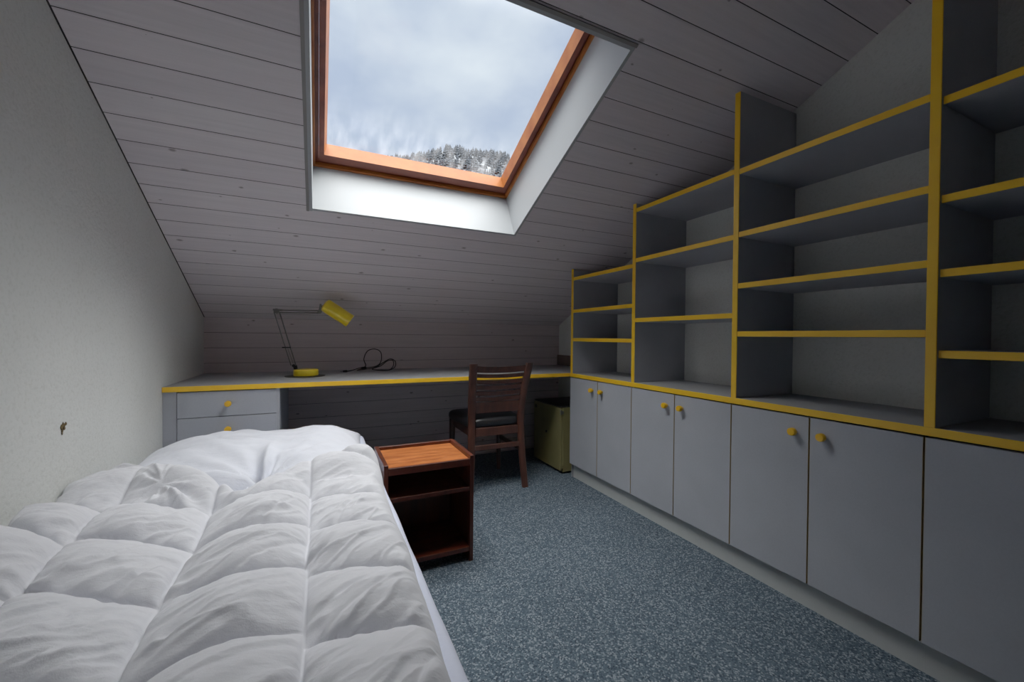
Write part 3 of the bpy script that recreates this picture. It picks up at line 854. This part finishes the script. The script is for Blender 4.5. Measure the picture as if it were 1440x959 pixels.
o = obj('mountain', bm, MH.m, None, True); o['kind'] = 'structure'
bm = bmesh.new()
def add_conifer(p, h, r):
    for k, (zf, rf) in enumerate(((.12, 1.0), (.42, .72), (.68, .45))):
        base = [bm.verts.new(p + Vector((math.cos(a)*r*rf, math.sin(a)*r*rf, h*zf))) for a in [2*math.pi*q/6 + k for q in range(6)]]
        tip = bm.verts.new(p + Vector((0, 0, h*min(1, zf+.42))))
        for q in range(6): bm.faces.new((base[q], base[(q+1) % 6], tip))
rt = random.Random(3)
for _ in range(1500):
    az = rt.uniform(.02, .55); t = 1 - abs(rt.gauss(0, .16))
    if t < .4: continue
    if rt.random() < .35: t = rt.uniform(.985, 1.0)
    s = rt.uniform(.6, 1.25); add_conifer(hill(az, t) - Vector((0, 0, .3)), 7.5*s, 1.7*s)
MT = MatB('hazy_frosted_conifers', .9, .1); v = MT.mapping()
MT.color(MT.ramp(MT.noise(v, .35, 3), [(.35, srgb(44,47,52)), (.55, srgb(60,64,70)), (.7, srgb(92,97,104))]))  # tree colours greyed, distance haze painted in
o = obj('conifer_forest', bm, MT.m); tag(o, 'frosted, haze-greyed conifer wood on the mountainside seen through the roof window', 'forest', kind='stuff')

# ------------------------------------------------------------------ sky: overcast, brightest overhead
W = bpy.data.worlds.new('overcast_sky'); scene.world = W; W.use_nodes = True
nt = W.node_tree; bg = nt.nodes['Background']
tc = nt.nodes.new('ShaderNodeTexCoord')
nz = nt.nodes.new('ShaderNodeTexNoise'); nz.inputs['Scale'].default_value = 3.2; nz.inputs['Detail'].default_value = 5
mp = nt.nodes.new('ShaderNodeMapping'); mp.inputs['Scale'].default_value = (1, 1, 1.8); mp.inputs['Location'].default_value = (.4, .2, .1)
nt.links.new(tc.outputs['Generated'], mp.inputs[0]); nt.links.new(mp.outputs[0], nz.inputs['Vector'])
cr = nt.nodes.new('ShaderNodeValToRGB'); nt.links.new(nz.outputs['Fac'], cr.inputs[0])
cr.color_ramp.elements[0].position = .34; cr.color_ramp.elements[0].color = srgb(168, 185, 213)
cr.color_ramp.elements[1].position = .64; cr.color_ramp.elements[1].color = srgb(218, 230, 242)
dt = nt.nodes.new('ShaderNodeVectorMath'); dt.operation = 'DOT_PRODUCT'
dt.inputs[1].default_value = Vector((.07, -.14, .98)).normalized()
nt.links.new(tc.outputs['Generated'], dt.inputs[0])
mr = nt.nodes.new('ShaderNodeMapRange'); mr.interpolation_type = 'SMOOTHSTEP'
mr.inputs['From Min'].default_value = .52; mr.inputs['From Max'].default_value = .92
mr.inputs['To Min'].default_value = 0.0; mr.inputs['To Max'].default_value = 1.0
nt.links.new(dt.outputs['Value'], mr.inputs['Value'])
mx = nt.nodes.new('ShaderNodeMix'); mx.data_type = 'RGBA'; mx.inputs[7].default_value = (13.0, 12.95, 12.9, 1)
nt.links.new(mr.outputs[0], mx.inputs[0]); nt.links.new(cr.outputs[0], mx.inputs[6])
nt.links.new(mx.outputs[2], bg.inputs['Color']); bg.inputs['Strength'].default_value = 1.0

# ------------------------------------------------------------------ camera
f, yaw, pitch, roll, h = 571.7689, .4436, .0105, .0093, .9934
F = Vector((math.sin(yaw)*math.cos(pitch), math.cos(yaw)*math.cos(pitch), -math.sin(pitch)))
Ra = Vector((math.cos(yaw), -math.sin(yaw), 0)); Ua = Ra.cross(F)
R = math.cos(roll)*Ra + math.sin(roll)*Ua; U = -math.sin(roll)*Ra + math.cos(roll)*Ua
cam = bpy.data.cameras.new('camera'); co = bpy.data.objects.new('camera', cam); COL.objects.link(co)
m = Matrix.Identity(4)
for i in range(3): m[i][0], m[i][1], m[i][2] = R[i], U[i], -F[i]
m[2][3] = h
co.matrix_world = m
cam.sensor_fit = 'HORIZONTAL'; cam.sensor_width = 36; cam.lens = f*36/1440
cam.clip_start = .02; cam.clip_end = 3000
scene.camera = co
scene.view_settings.view_transform = 'Standard'
scene.view_settings.look = 'None'
scene.view_settings.gamma = 1.30
scene.cycles.max_bounces = 10; scene.cycles.diffuse_bounces = 8
